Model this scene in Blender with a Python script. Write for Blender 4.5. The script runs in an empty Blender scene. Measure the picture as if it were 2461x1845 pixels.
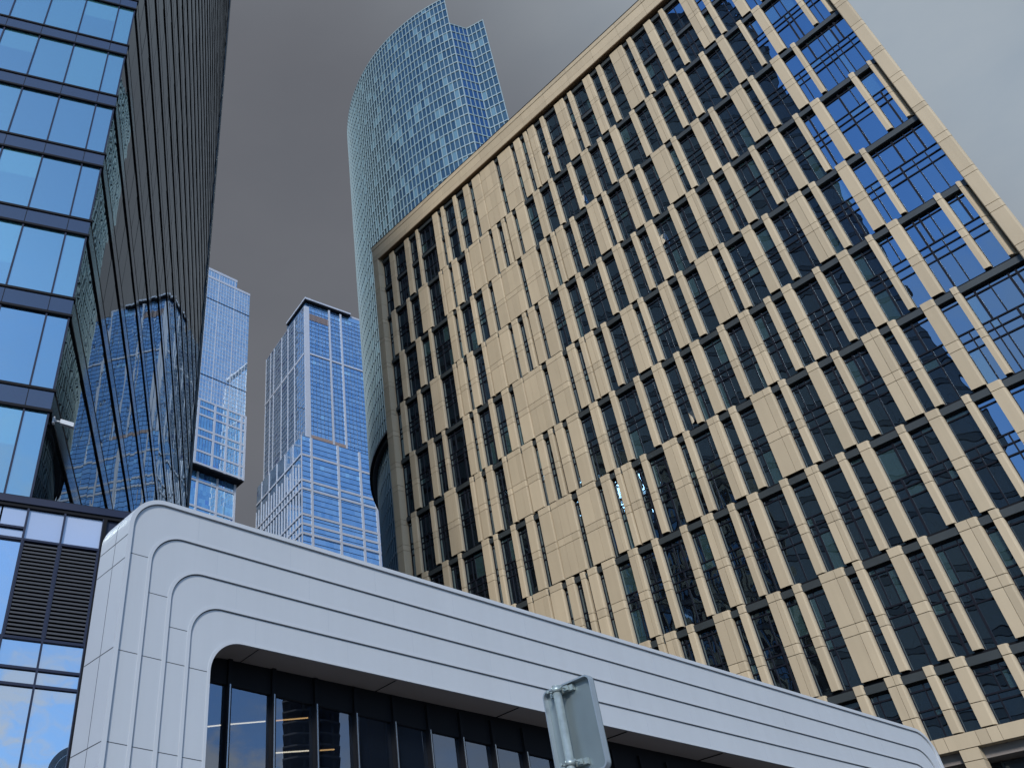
import bpy, math, random
import numpy as np
random.seed(7)
R_ = math.radians
scene = bpy.context.scene
COL = scene.collection

# ------------------------------------------------------------------ helpers
def vec(az, r=1.0):
    a = R_(az); return np.array([math.sin(a) * r, math.cos(a) * r, 0.0])

class Frame:
    """Upright wall frame: u along azimuth a, d outward, z up."""
    def __init__(s, P, a, out):
        s.P = np.array([P[0], P[1], 0.0]); s.u = vec(a); s.d = vec(out)
    def __call__(s, u, d, z):
        q = s.P + s.u * u + s.d * d
        return (q[0], q[1], z)

class MB:
    def __init__(s):
        s.v = []; s.f = []; s.m = []; s.r = []; s.smooth = []
    def face(s, pts, m=0, r=0.5, sm=False):
        i = len(s.v); s.v += [tuple(p) for p in pts]
        s.f.append(tuple(range(i, i + len(pts)))); s.m.append(m); s.r.append(r); s.smooth.append(sm)
    def hull(s, lo, hi, m=0, r=0.5, sm=False, caps=True):
        """prism between two equal loops of points"""
        i = len(s.v); n = len(lo)
        A = [np.array(p, float) for p in lo]; c = (sum(A) + sum(np.array(p, float) for p in hi)) / (2 * n)
        sgn = 0.0                                   # keep every face turned outward
        for k in range(n):
            a, b, d_ = A[k], A[(k + 1) % n], np.array(hi[k], float)
            sgn += np.dot(np.cross(b - a, d_ - a), (a + b) / 2 - c)
        if sgn < 0: lo, hi = lo[::-1], hi[::-1]
        s.v += [tuple(p) for p in lo] + [tuple(p) for p in hi]
        for k in range(n):
            j = (k + 1) % n
            s.f.append((i + k, i + j, i + n + j, i + n + k)); s.m.append(m); s.r.append(r); s.smooth.append(sm)
        if caps:
            s.f.append(tuple(range(i + n - 1, i - 1, -1))); s.m.append(m); s.r.append(r); s.smooth.append(False)
            s.f.append(tuple(range(i + n, i + 2 * n))); s.m.append(m); s.r.append(r); s.smooth.append(False)
    def box(s, F, u0, u1, d0, d1, z0, z1, m=0, r=0.5):
        a = [F(u0, d0, z0), F(u1, d0, z0), F(u1, d1, z0), F(u0, d1, z0)]
        b = [F(u0, d0, z1), F(u1, d0, z1), F(u1, d1, z1), F(u0, d1, z1)]
        s.hull(a, b, m, r)
    def prism(s, F, prof, z0, z1, m=0, r=0.5):
        s.hull([F(u, d, z0) for u, d in prof], [F(u, d, z1) for u, d in prof], m, r)
    def pane(s, F, u0, u1, d, z0, z1, m=0, r=0.5, tilt=0.0):
        j = [random.uniform(-tilt, tilt) for _ in range(3)]
        w, h = (u1 - u0), (z1 - z0)
        q = [F(u0, d, z0), F(u1, d + j[0] * w, z0), F(u1, d + j[0] * w + j[1] * h, z1), F(u0, d + j[1] * h, z1)]
        if F.u[1] * F.d[0] - F.u[0] * F.d[1] < 0: q = q[::-1]
        s.face(q, m, r)
    def tube(s, p, q, rad, n=12, m=0, r=0.5):
        p = np.array(p, float); q = np.array(q, float); w = q - p; w /= np.linalg.norm(w)
        a = np.cross(w, [0, 0, 1.0] if abs(w[2]) < .9 else [1.0, 0, 0]); a /= np.linalg.norm(a); b = np.cross(w, a)
        c = [a * math.cos(2 * math.pi * k / n) * rad + b * math.sin(2 * math.pi * k / n) * rad for k in range(n)]
        s.hull([p + x for x in c], [q + x for x in c], m, r, True)
    def build(s, name, mats, parent=None):
        me = bpy.data.meshes.new(name)
        off = ORG.get(parent.name, np.zeros(3)) if parent else np.zeros(3)
        me.from_pydata([(x - off[0], y - off[1], z - off[2]) for x, y, z in s.v], [], s.f)
        for m in (mats if isinstance(mats, list) else [mats]): me.materials.append(m)
        me.polygons.foreach_set('material_index', s.m)
        me.polygons.foreach_set('use_smooth', s.smooth)
        at = me.attributes.new('rnd', 'FLOAT', 'FACE'); at.data.foreach_set('value', s.r)
        me.update()
        o = bpy.data.objects.new(name, me); COL.objects.link(o)
        if parent: o.parent = parent; ORG[o.name] = off
        return o
ORG = {}

def thing(name, label, cat, base, group=None):
    o = bpy.data.objects.new(name, None); COL.objects.link(o)
    o.location = tuple(base); ORG[o.name] = np.array(base, float)
    o['label'] = label; o['category'] = cat
    if group: o['group'] = group
    o.empty_display_size = 0.5
    return o

# ---------------------------------------------------------------- materials
class NT:
    def __init__(s, name):
        s.mat = bpy.data.materials.new(name); s.mat.use_nodes = True
        s.t = s.mat.node_tree; s.t.nodes.clear()
        s.out = s.n('ShaderNodeOutputMaterial')
    def n(s, typ, **kw):
        x = s.t.nodes.new(typ)
        for k, v in kw.items():
            if k in x.inputs.keys() and not hasattr(x, k): x.inputs[k].default_value = v
            elif hasattr(x, k): setattr(x, k, v)
            else: x.inputs[k].default_value = v
        return x
    def l(s, a, b): s.t.links.new(a, b)
    def val(s, op, a, b=None, clamp=False):
        x = s.n('ShaderNodeMath', operation=op); x.use_clamp = clamp
        for i, q in enumerate((a, b)):
            if q is None: continue
            if isinstance(q, (int, float)): x.inputs[i].default_value = q
            else: s.l(q, x.inputs[i])
        return x.outputs[0]
    def mixc(s, fac, a, b):
        x = s.n('ShaderNodeMix', data_type='RGBA')
        for i, q in ((0, fac), (6, a), (7, b)):
            if isinstance(q, (int, float)): x.inputs[i].default_value = q
            elif isinstance(q, tuple): x.inputs[i].default_value = (*q, 1)
            else: s.l(q, x.inputs[i])
        return x.outputs[2]
    def noise(s, scale, detail=4, vec_=None, rough=.55):
        x = s.n('ShaderNodeTexNoise'); x.inputs['Scale'].default_value = scale; x.inputs['Detail'].default_value = detail
        x.inputs['Roughness'].default_value = rough
        if vec_ is not None: s.l(vec_, x.inputs['Vector'])
        return x.outputs[0]
    def obj(s, scale=(1, 1, 1)):
        c = s.n('ShaderNodeTexCoord'); m = s.n('ShaderNodeMapping'); m.inputs['Scale'].default_value = scale
        s.l(c.outputs['Object'], m.inputs['Vector']); return m.outputs[0]
    def rnd(s):
        a = s.n('ShaderNodeAttribute'); a.attribute_name = 'rnd'; return a.outputs['Fac']

def solid(name, col, rough=.6, metal=0., var=.12, vs=.6, streak=0., spec=.5, bump=0.):
    t = NT(name); b = t.n('ShaderNodeBsdfPrincipled')
    n1 = t.noise(vs, 5, t.obj()); k = t.val('MULTIPLY_ADD', n1, 2 * var); k.node.inputs[2].default_value = 1 - var
    rv = t.val('MULTIPLY_ADD', t.rnd(), 2 * var); rv.node.inputs[2].default_value = 1 - var
    k = t.val('MULTIPLY', k, rv)
    if streak:
        s2 = t.noise(1.0, 6, t.obj((2.2, 2.2, .09)), .65)
        q = t.val('MULTIPLY_ADD', s2, 2 * streak); q.node.inputs[2].default_value = 1 - streak
        k = t.val('MULTIPLY', k, q)
    x = t.n('ShaderNodeVectorMath', operation='SCALE'); x.inputs[0].default_value = col; t.l(k, x.inputs['Scale'])
    t.l(x.outputs[0], b.inputs['Base Color'])
    r2 = t.val('MULTIPLY_ADD', n1, .2); r2.node.inputs[2].default_value = rough - .1; t.l(r2, b.inputs['Roughness'])
    b.inputs['Metallic'].default_value = metal; b.inputs['Specular IOR Level'].default_value = spec
    if bump:
        bp = t.n('ShaderNodeBump'); bp.inputs['Strength'].default_value = 1; bp.inputs['Distance'].default_value = bump
        t.l(t.noise(vs * 3, 3, t.obj()), bp.inputs['Height']); t.l(bp.outputs[0], b.inputs['Normal'])
    t.l(b.outputs[0], t.out.inputs[0]); return t.mat

def glass(name, lo, hi, f0, tint=(1, 1, 1), wave=.0, ws=.5, rough=.0, trans=0., ior=1.5, blind=None, bt=.8, stretch=(1, 1, 1)):
    """coated facade glass: dark interior seen below a fresnel reflection; 'rnd' varies each pane"""
    t = NT(name); r = t.rnd()
    base = t.mixc(r, lo, hi)
    if blind:
        g = t.val('GREATER_THAN', r, bt); base = t.mixc(g, base, blind)
    d = t.n('ShaderNodeBsdfDiffuse'); t.l(base, d.inputs['Color'])
    gl = t.n('ShaderNodeBsdfGlossy'); gl.inputs['Roughness'].default_value = rough; gl.inputs['Color'].default_value = (*tint, 1)
    fr = t.n('ShaderNodeFresnel'); fr.inputs['IOR'].default_value = ior
    if wave:
        bp = t.n('ShaderNodeBump'); bp.inputs['Strength'].default_value = 1; bp.inputs['Distance'].default_value = wave
        t.l(t.noise(ws, 2, t.obj(stretch)), bp.inputs['Height'])
        t.l(bp.outputs[0], gl.inputs['Normal'])
    fac = t.val('MULTIPLY_ADD', fr.outputs[0], 1 - f0, True); fac.node.inputs[2].default_value = f0
    under = d.outputs[0]
    if trans:
        tr = t.n('ShaderNodeBsdfTransparent'); tr.inputs['Color'].default_value = (.62, .7, .74, 1)
        m0 = t.n('ShaderNodeMixShader'); m0.inputs[0].default_value = trans
        t.l(under, m0.inputs[1]); t.l(tr.outputs[0], m0.inputs[2]); under = m0.outputs[0]
    m = t.n('ShaderNodeMixShader'); t.l(fac, m.inputs[0]); t.l(under, m.inputs[1]); t.l(gl.outputs[0], m.inputs[2])
    t.l(m.outputs[0], t.out.inputs[0]); return t.mat

def emit(name, col, s):
    t = NT(name); e = t.n('ShaderNodeEmission'); e.inputs[0].default_value = (*col, 1); e.inputs[1].default_value = s
    t.l(e.outputs[0], t.out.inputs[0]); return t.mat

M = {}
M['stone'] = solid('stone', (.47, .392, .278), .75, 0, .09, .35, .10, .3)
M['stone_core'] = solid('stone_core', (.05, .04, .03), .9)
M['soffit_brown'] = solid('soffit_brown', (.16, .10, .05), .7)
M['beam'] = solid('beam_metal', (.045, .055, .06), .5, .3, .15, .8)
M['black'] = solid('black_metal', (.006, .007, .010), .6, 0, .2, .6, 0, .12)
M['frame'] = solid('frame_metal', (.010, .012, .020), .6, 0, .2, .6, 0, .1)
M['mull'] = solid('mullion_metal', (.014, .020, .045), .4, 0, .2, .6, 0, .25)
M['glass_b'] = glass('office_glass', (.003, .004, .007), (.008, .011, .014), .33, (.56, .78, 1.0), .022, .40, 0, 0, 1.5, (.03, .06, .065), .90, (1, 1, .5))
M['glass_l'] = glass('tower_glass', (.01, .03, .06), (.09, .26, .28), .50, (.74, .90, .95), .002, .3, 0, 0, 1.5)
M['glass_d'] = glass('dark_face_glass', (.008, .010, .012), (.016, .019, .022), .09, (.84, .95, 1.0), .003, .35, .0, 0, 2.1)
M['strip'] = glass('dark_band_strip', (.045, .05, .056), (.06, .066, .072), .05, (.85, .95, 1.0), .001, .4, .05)
M['spandrel'] = glass('spandrel_panel', (.03, .035, .055), (.038, .043, .065), .07, (.8, .9, 1), .001, .5, .02)
M['pane_white'] = glass('pale_pane', (.30, .36, .50), (.34, .40, .54), .15, (1, 1, 1), .002, .5, .05)
M['white'] = solid('white_panel', (.435, .47, .51), .38, 0, .05, .5, .07, .5)
M['white_rim'] = solid('white_rim', (.455, .49, .53), .35, 0, .03, .5)
M['white_side'] = solid('white_side_shade', (.37, .41, .47), .5, 0, .04, .5, .03)  # panel white darkened so the sun-facing side return looks shaded
M['joint'] = solid('joint_gap', (.06, .07, .085), .9, 0, .1, .6, 0, .1)
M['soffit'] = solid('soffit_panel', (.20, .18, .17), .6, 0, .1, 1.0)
M['glass_p'] = glass('pavilion_glass', (.006, .010, .02), (.012, .02, .035), .22, (.74, .82, .96), .002, .4, 0, .5)
M['chrome'] = solid('bright_steel', (.35, .38, .42), .25, .9, .1)
M['room'] = solid('dark_room', (.02, .022, .03), .8)
M['tube'] = emit('lamp_tube', (1.0, .82, .62), 1.1)
M['tube_w'] = emit('lamp_tube_warm', (1.0, .55, .22), .8)
M['zinc'] = solid('sign_zinc', (.21, .26, .28), .42, .55, .10, 3.5, .06)
M['zinc_edge'] = solid('sign_edge', (.36, .42, .47), .35, .6, .08, 4)
M['galv'] = solid('galvanised', (.33, .40, .41), .45, .55, .30, 22)
M['t1glass'] = glass('slab_tower_glass', (.13, .22, .34), (.24, .36, .47), .42, (.82, .92, 1.0), .01, .25, .02, 0, 1.5, (.06, .15, .45), .86)
M['t1low'] = glass('slab_tower_low_glass', (.03, .10, .28), (.14, .34, .52), .40, (.70, .88, 1.0), .005, .2, .0, 0, 1.5, (.04, .10, .40), .80)
M['t2glass'] = glass('blue_tower_glass', (.03, .10, .28), (.17, .30, .48), .42, (.76, .90, 1.0), .008, .3, .0, 0, 1.5, (.20, .40, .60), .88)
M['t2side'] = glass('blue_tower_side_glass', (.05, .10, .18), (.16, .24, .34), .38, (.80, .90, 1.0), .007, .12, .0, 0, 1.5, (.02, .05, .14), .85)
M['t2rib'] = solid('tower_rib', (.42, .46, .54), .5, .1, .08, .3)
M['t3glass'] = glass('curved_tower_glass', (.010, .020, .026), (.036, .062, .074), .14, (.58, .72, .74), .004, .4, .03, 0, 1.5, (.11, .19, .22), .86)
M['t3dark'] = glass('curved_tower_blue_glass', (.006, .02, .05), (.02, .05, .11), .16, (.55, .75, 1.0), .006, .4, .0)
M['t3rib'] = solid('curved_tower_grid', (.20, .29, .33), .6, 0, .06, .3)
M['grille'] = solid('rust_grille', (.25, .20, .19), .7, 0, .3, 2)
M['concrete'] = solid('raw_concrete', (.10, .095, .09), .9, 0, .2, .4)
M['asphalt'] = solid('asphalt', (.05, .05, .052), .9, 0, .2, 1.5)
M['paving'] = solid('paving', (.22, .21, .2), .85, 0, .2, 1.2)
M['louvre'] = solid('louvre_slat', (.05, .055, .065), .55, 0, .15, .6, 0, .2)
M['darkglass'] = glass('dark_tower_glass', (.01, .014, .02), (.03, .04, .05), .08, (.7, .85, 1), .01, .2)

# ------------------------------------------------------------------- camera
Z = np.array([81.6116, -2647.0144]); f = 2153.5159
up = np.array([Z[0], -Z[1], -f]); up /= np.linalg.norm(up)
fw = np.array([0, 0, -1.0]); fw = fw - up * (fw @ up); fw /= np.linalg.norm(fw)
rt = np.cross(fw, up)
Rm = np.array([rt, fw, up])
cam = bpy.data.cameras.new('camera'); co = bpy.data.objects.new('camera', cam); COL.objects.link(co)
from mathutils import Matrix
mw = Matrix.Identity(4)
for i in range(3):
    for j in range(3): mw[i][j] = float(Rm[i][j])
mw[0][3], mw[1][3], mw[2][3] = 0, 0, 1.6
co.matrix_world = mw
cam.sensor_width = 36; cam.lens = 36 * f / 2461; cam.shift_x = .24931; cam.clip_start = .1; cam.clip_end = 6000
scene.camera = co

# ------------------------------------------------------- ground (structure)
g = MB(); F0 = Frame((0, 0), 90, 0)
g.face([(-3000, -3000, 0), (3000, -3000, 0), (3000, 3000, 0), (-3000, 3000, 0)])
o = g.build('ground', M['asphalt']); o['kind'] = 'structure'
g = MB(); g.box(Frame((0, 0), 62, 152), -14, 40, -16, 1.0, .004, .14)
o = g.build('pavement', M['paving']); o['kind'] = 'structure'

# ------------------------------------------------------ sandstone office block
A_B = 146.333; DB = 59.8
FB = Frame(vec(A_B - 90, DB), A_B, A_B + 90)
PD = .4                                   # piers stand this far behind the frame of the front
kf = (DB + PD) / DB
def zp(z, k=kf): return 1.6 + (z - 1.6) * k
HEADS = [81.20, 73.84, 66.47, 59.02, 51.60, 44.27, 36.95, 29.62, 22.45]
EVEN = [(-58.71, -57.85), (-55.79, -54.98), (-53.62, -53.17), (-50.46, -49.57), (-48.97, -48.46), (-46.82, -46.27), (-45.02, -44.14),
        (-43.50, -42.22), (-42.10, -39.81), (-39.19, -37.25), (-36.68, -35.78), (-35.19, -34.68), (-34.52, -33.60), (-32.68, -32.15),
        (-30.54, -29.27), (-28.66, -28.13), (-26.53, -25.59), (-24.70, -24.14), (-22.87, -21.30), (-20.67, -20.15), (-18.55, -17.74),
        (-16.74, -16.25), (-14.59, -13.45), (-12.80, -12.31), (-10.69, -9.88), (-8.83, -8.46)]
ODD = [(-59.40, -58.61), (-56.55, -56.02), (-54.37, -52.82), (-50.77, -50.28), (-50.07, -49.21), (-48.61, -47.75), (-46.40, -45.90),
       (-45.73, -44.12), (-43.92, -42.63), (-42.13, -41.35), (-40.67, -40.20), (-39.92, -39.04), (-38.49, -37.25), (-35.94, -35.08),
       (-33.76, -33.21), (-31.22, -30.67), (-29.39, -28.49), (-27.25, -26.75), (-25.72, -24.92), (-23.23, -22.67), (-21.38, -20.52),
       (-19.21, -18.70), (-17.77, -17.04), (-15.30, -14.82), (-13.48, -12.72), (-11.35, -10.94), (-9.90, -9.16), (-6.72, -6.32)]
UL, UR = -60.60, -4.80                     # clear opening between the corner piers
base = FB(-32, 0, 0)
office = thing('office_block', 'sandstone office block with staggered stone piers and dark windows filling the right side', 'building', base)
stone = MB(); beams = MB(); wins = []; ajar = []
JG = .045                                  # open joint between stones
def stone_pier(L, Rr, z0, z1, joints, edge=.13):
    zs = [z0] + sorted(joints) + [z1]
    prof_c = [(L + .03, -PD - .42), (L + .03, -PD - .05), (Rr - .18, -PD - .05), (Rr - .05, -PD - .18), (Rr - .05, -PD - .42)]
    stone.prism(FB, prof_c, z0, z1, 1)
    cuts = [L]
    w = Rr - L
    if w > 1.5: cuts += [L + w * .62]
    if w > 2.2: cuts = [L, L + w * .3, L + w * .66]
    if .84 < w <= 1.3 and L > -38: cuts += [L + w * .55]
    cuts.append(Rr)
    for i in range(len(zs) - 1):
        a = zs[i] + (JG / 2 if i else 0); b = zs[i + 1] - (JG / 2 if i < len(zs) - 2 else 0)
        if b - a < .05: continue
        for j in range(len(cuts) - 1):
            l = cuts[j] + (.012 if j else 0); q = cuts[j + 1] - (.012 if j < len(cuts) - 2 else 0)
            last = j == len(cuts) - 2
            r = random.random()
            if last: prof = [(l, -PD - .40), (l, -PD), (q - edge, -PD), (q - edge * .3, -PD - edge * .3), (q, -PD - edge), (q, -PD - .40)]
            else: prof = [(l, -PD - .40), (l, -PD), (q, -PD), (q, -PD - .40)]
            stone.prism(FB, prof, a, b, 0, r)
for row in range(10):
    top = zp(91.4) if row == 0 else zp(HEADS[row - 1])
    bot = zp(HEADS[row]) if row < 9 else zp(18.6)
    shift = {8: -.30, 9: -.55}.get(row, 0)
    pat = [(a * kf + shift, b * kf + shift) for a, b in (EVEN if row % 2 == 0 else ODD)]
    pat = [p for p in pat if p[0] > UL]
    if row == 0: js = [top - 1.9, top - 4.3, top - 4.95, top - 7.6]
    elif row == 9: js = [top - .58, top - 2.52]
    else: js = [top - .58, top - 3.66, top - 4.34]
    for i, (L, Rr) in enumerate(pat):
        stone_pier(L, Rr, bot + .09, top, js)
    # horizontal metal beam of this row
    B = MB()
    if row > 0:
        B.box(FB, UL, UR, -PD - .36, -PD - .10, top - .62, top - .14, 0)
        B.box(FB, UL, UR, -PD - .42, -PD - .22, top - .14, top + .03, 1)
        B.box(FB, UL, UR, -PD - .42, -PD - .30, top - .72, top - .62, 1)
    else:
        B.box(FB, UL, UR, -PD - .36, -PD - .10, top - .55, top - .05, 0)
        B.box(FB, UL, UR, -PD - .36, -PD - .22, top - .05, zp(92.4) - .02, 1)
        zb = zp(86.42)
        B.box(FB, UL, UR, -PD - .36, -PD - .14, zb - .55, zb - .12, 0)
        B.box(FB, UL, UR, -PD - .42, -PD - .22, zb - .12, zb + .06, 1)
    B.build('floor_band', [M['beam'], M['black']], office)
    # bays between piers
    edges = [(UL, UL)] + pat + [(UR, UR)]
    if row % 2 == 1: edges[-1] = (-5.30 * kf, UR)
    for i in range(len(edges) - 1):
        a, b = edges[i][1], edges[i + 1][0]
        if b - a < .05: continue
        wins.append((a, b, bot + .03, top - (.60 if row else .5), row))
# half piers tucked behind the right corner pier (odd rows)
for row in range(1, 10, 2):
    top = zp(HEADS[row - 1]); bot = zp(HEADS[row]) if row < 9 else zp(18.6)
    zs = [bot + .09, top - 4.34, top - 3.66, top - .58, top]
    for i in range(4):
        prof = [(-5.33, -PD - .4), (-5.33, -PD), (-5.22, -PD), (-5.10, -PD - .07), (-4.98, -PD - .2), (-4.90, -PD - .38), (-4.9, -PD - .42)]
        stone.prism(FB, prof, zs[i] + JG / 2, zs[i + 1] - JG / 2, 0, random.random())
# left corner pier, right corner pier, roof band
def tall(prof, z0, z1, js, dst):
    zs = [z0] + sorted(js) + [z1]
    for i in range(len(zs) - 1):
        dst.prism(FB, prof, zs[i] + JG / 2, zs[i + 1] - JG / 2, 0, random.random())
lj = []; rj = []
for h in HEADS:
    lj += [h + .05, h - .58, h - 3.02, h - 3.68]; rj += [h + .52, h - .03, h - 3.02, h - 3.68]
lj += [89.5, 87.0, 86.4, 83.9]; rj += [89.0, 86.4, 85.8]
cp = MB()
tall([(-61.95, -1.0), (-61.95, -.03), (-61.92, 0), (-60.98, 0), (-60.92, -.06), (-60.72, -.85), (-60.72, -1.0)], 0, 92.38, [z for z in lj if z < 92], cp)
cp.prism(FB, [(-61.9, -.95), (-61.9, -.06), (-61.0, -.06), (-60.76, -.95)], 0, 92.3, 1)
cp.build('corner_pier', [M['stone'], M['stone_core']], office)
cp = MB()
tall([(-4.80, -1.0), (-4.80, -.05), (-4.75, 0), (-4.02, 0), (-3.92, -.03), (-3.88, -.12), (-4.02, -1.0)], 0, 92.38, [z for z in rj if z < 92], cp)
cp.prism(FB, [(-4.74, -.95), (-4.74, -.06), (-3.98, -.06), (-4.06, -.95)], 0, 92.3, 1)
cp.build('corner_pier', [M['stone'], M['stone_core']], office)
rb = MB()
u = -61.97
while u < -3.9:
    u2 = min(u + 3.4, -3.86)
    for z0, z1 in ((92.40, 93.3), (93.3, 94.7), (94.7, 95.4)):
        rb.box(FB, u + .01, u2 - .01, -1.4, 0.0 if z1 < 95 else .05, z0 + .012, z1 - .012, 0, random.random())
    u = u2
rb.box(FB, -61.93, -3.92, -1.35, -.03, 92.43, 95.37, 1)
rb.build('roof_band', [M['stone'], M['stone_core']], office)
sf = MB(); sf.box(FB, -61.99, -3.84, -1.42, .08, 95.402, 95.50, 0); sf.build('coping', M['black'], office)
sf = MB(); sf.box(FB, UL, UR, -1.3, -.02, 92.30, 92.398, 0)
sf.build('eave_soffit', M['soffit_brown'], office)
# base band and storefront
bb = MB()
u = -60.7
while u < UR - .1:
    u2 = min(u + random.choice((.55, 1.6, 1.9)), UR)
    bb.box(FB, u + .012, u2 - .012, -PD - .5, -PD + .02, 17.95, zp(18.6), 0, random.random()); u = u2
bb.box(FB, UL, UR, -PD - .45, -PD - .03, 17.97, zp(18.6) - .02, 1)
u = -60
while u < -6:
    for z0, z1 in ((0, 4.5), (4.5, 9), (9, 13.4), (13.4, 17.3), (17.3, 17.94)):
        bb.box(FB, u - .45, u + .5, -PD - .6, -PD - .02, z0 + .02, z1 - .02, 0, random.random())
    u += 4.05
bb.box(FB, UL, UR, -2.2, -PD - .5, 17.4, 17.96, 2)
bb.build('base_band', [M['stone'], M['stone_core'], M['soffit']], office)
sw = MB()
u = UL
while u < UR - .2:
    u2 = min(u + 1.35, UR)
    for z0, z1 in ((0, 3.6), (3.6, 9.5), (9.5, 14.6), (14.6, 17.4)):
        sw.pane(FB, u + .04, u2 - .04, -2.0, z0 + .04, z1 - .04, 0, random.random(), .004)
    sw.box(FB, u2 - .04, u2 + .04, -2.05, -1.9, 0, 17.4, 1)
    u = u2
for z in (3.6, 9.5, 14.6): sw.box(FB, UL, UR, -2.05, -1.92, z - .05, z + .05, 1)
sw.build('storefront', [M['darkglass'], M['beam']], office)
stone.build('stone_piers', [M['stone'], M['stone_core']], office)
# body behind the front
core = MB()
core.prism(FB, [(-61.6, -1.05), (-4.3, -1.05), (-12.0, -24), (-61.6, -24)], 17.5, 94.9, 0)
core.prism(FB, [(-61.6, -2.6), (-4.3, -2.6), (-12.0, -24), (-61.6, -24)], 0, 17.48, 0)
core.build('rear_wall', M['stone'], office)
# windows: glass with its own frame
GD = -PD - .40
def make_window(G, Fm, a, b, z0, z1, row):
    w = b - a; H = z1 - z0
    if w < .28:
        G.pane(FB, a - .02, b + .02, GD + .02, z0, z1, 0, .1); return
    hz = [z0]
    top = z1
    offs = [.45, 2.65, 3.30, 4.00] if row > 0 else [.35, 2.6, 4.2, 5.2, 7.3]
    if row == 9: offs = [.5, 1.6, 2.0]
    lines = sorted([top - q for q in offs if top - q > z0 + .25])
    hz += lines + [top]
    def cols(seed):
        rr = random.Random(seed); cs = [a]
        x = a
        while b - x > .9:
            x += rr.choice((.42, .62, .85, 1.1)); 
            if b - x < .3: break
            cs.append(x)
        cs.append(b); return cs
    c1, c2 = cols(int(a * 97) + row), cols(int(a * 57) + row + 5)
    for i in range(len(hz) - 1):
        cs = c1 if i >= len(hz) - 3 else c2
        for j in range(len(cs) - 1):
            r = random.random()
            G.pane(FB, cs[j], cs[j + 1], GD, hz[i], hz[i + 1], 0, r, .006)
    t = .044
    for z in lines: Fm.box(FB, a, b, GD - .02, GD + .07, z - t, z + t)
    mid = lines[len(lines) // 2] if lines else (z0 + z1) / 2
    for cs, q0, q1 in ((c1, mid, z1), (c2, z0, mid)):
        for x in cs[1:-1]:
            th = .065 if int(x * 1000) % 3 == 0 else .036
            Fm.box(FB, x - th, x + th, GD - .02, GD + .06, q0, q1)
    Fm.box(FB, a, a + .03, GD - .02, GD + .08, z0, z1); Fm.box(FB, b - .03, b, GD - .02, GD + .08, z0, z1)
def vis(wd):
    a, b, z0, z1, row = wd
    u = (a + b) / 2; z = (z0 + z1) / 2
    d2 = u * u + DB * DB + z * z
    hid = z < 30 and u < -27 or z < 20
    return 0 if hid else (b - a) * (z1 - z0) * DB / d2 ** 1.5
wins.sort(key=vis, reverse=True)
for wd in wins[:100]:
    G = MB(); Fm = MB(); make_window(G, Fm, *wd)
    wo = G.build('window', M['glass_b'], office)
    if Fm.v: Fm.build('window_frame', M['frame'], wo)
G = MB(); Fm = MB()
for wd in wins[100:]: make_window(G, Fm, *wd)
wo = G.build('window', M['glass_b'], office); wo['kind'] = 'stuff'
fo = Fm.build('window_frame', M['frame'], wo); fo['kind'] = 'stuff'
# a few sashes tilted open
for (u, z) in ((-25.1, 63.6), (-31.2, 75.2), (-14.0, 66.3), (-33.4, 85.2), (-20.9, 52.6), (-28.0, 45.1)):
    s = MB()
    s.hull([FB(u, GD + .03, z), FB(u + .5, GD + .30, z), FB(u + .5, GD + .33, z), FB(u, GD + .06, z)],
           [FB(u, GD + .03, z + 1.1), FB(u + .5, GD + .1, z + 1.1), FB(u + .5, GD + .13, z + 1.1), FB(u, GD + .06, z + 1.1)], 0, .95)
    s.build('open_sash', M['pane_white'], office)  # pale pane colour paints the bright glint on each open sash

# ------------------------------------------------------------ left glass tower
PC = vec(-16.1, 21.8)
FL = Frame(PC, 76.7, 166.7); FD = Frame(PC, -.5, 89.5)
Z0, DZ = 14.28, 3.81; NF = 38
tower = thing('glass_office_tower', 'banded glass office tower, blue windows in front, long dark side, at the left edge', 'building', tuple(PC))
for k in range(NF):
    zb = Z0 + DZ * k + (.0 if k == 0 else 0); zt = Z0 + DZ * (k + 1)
    band = MB()
    if k > 0 or True:
        z1 = zt; z0 = zt - .75
        band.box(FL, -30, .04, -.3, .05, z0 + .05, z1 - .05, 0, random.random())
        for q in (z0, z1): band.box(FL, -30, .10, -.3, .09, q - .045, q + .045, 1)
        u = -.7
        while u > -30: band.box(FL, u - .012, u + .012, 0, .056, z0 + .05, z1 - .05, 1); u -= 1.44
        band.box(FD, 0.0, 55, -.3, .05, z0 + .06, z1 - .06, 2, random.random())
        for q, h in ((z0, .034), (z1, .055)): band.box(FD, -.04, 55, -.3, .055, q - h, q + h, 1)
    band.build('spandrel_band', [M['spandrel'], M['black'], M['strip']], tower)
    # long ribbon of dark-face glass
    rib = MB(); v = 0.0; zc0, zc1 = zb + (.05 if k else .3), zt - .75
    while v < 54.9:
        rib.pane(FD, v + .004, min(v + 1.45, 55) - .004, 0.0, zc0, zc1, 0, random.random(), .0022); v += 1.45
    v = 1.45
    while v < 54: rib.box(FD, v - .005, v + .005, -.05, .004, zc0, zc1, 1); v += 1.45
    rib.build('ribbon_window', [M['glass_d'], M['black']], tower)
mull = MB(); nwin = 0; restG = MB()
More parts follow.
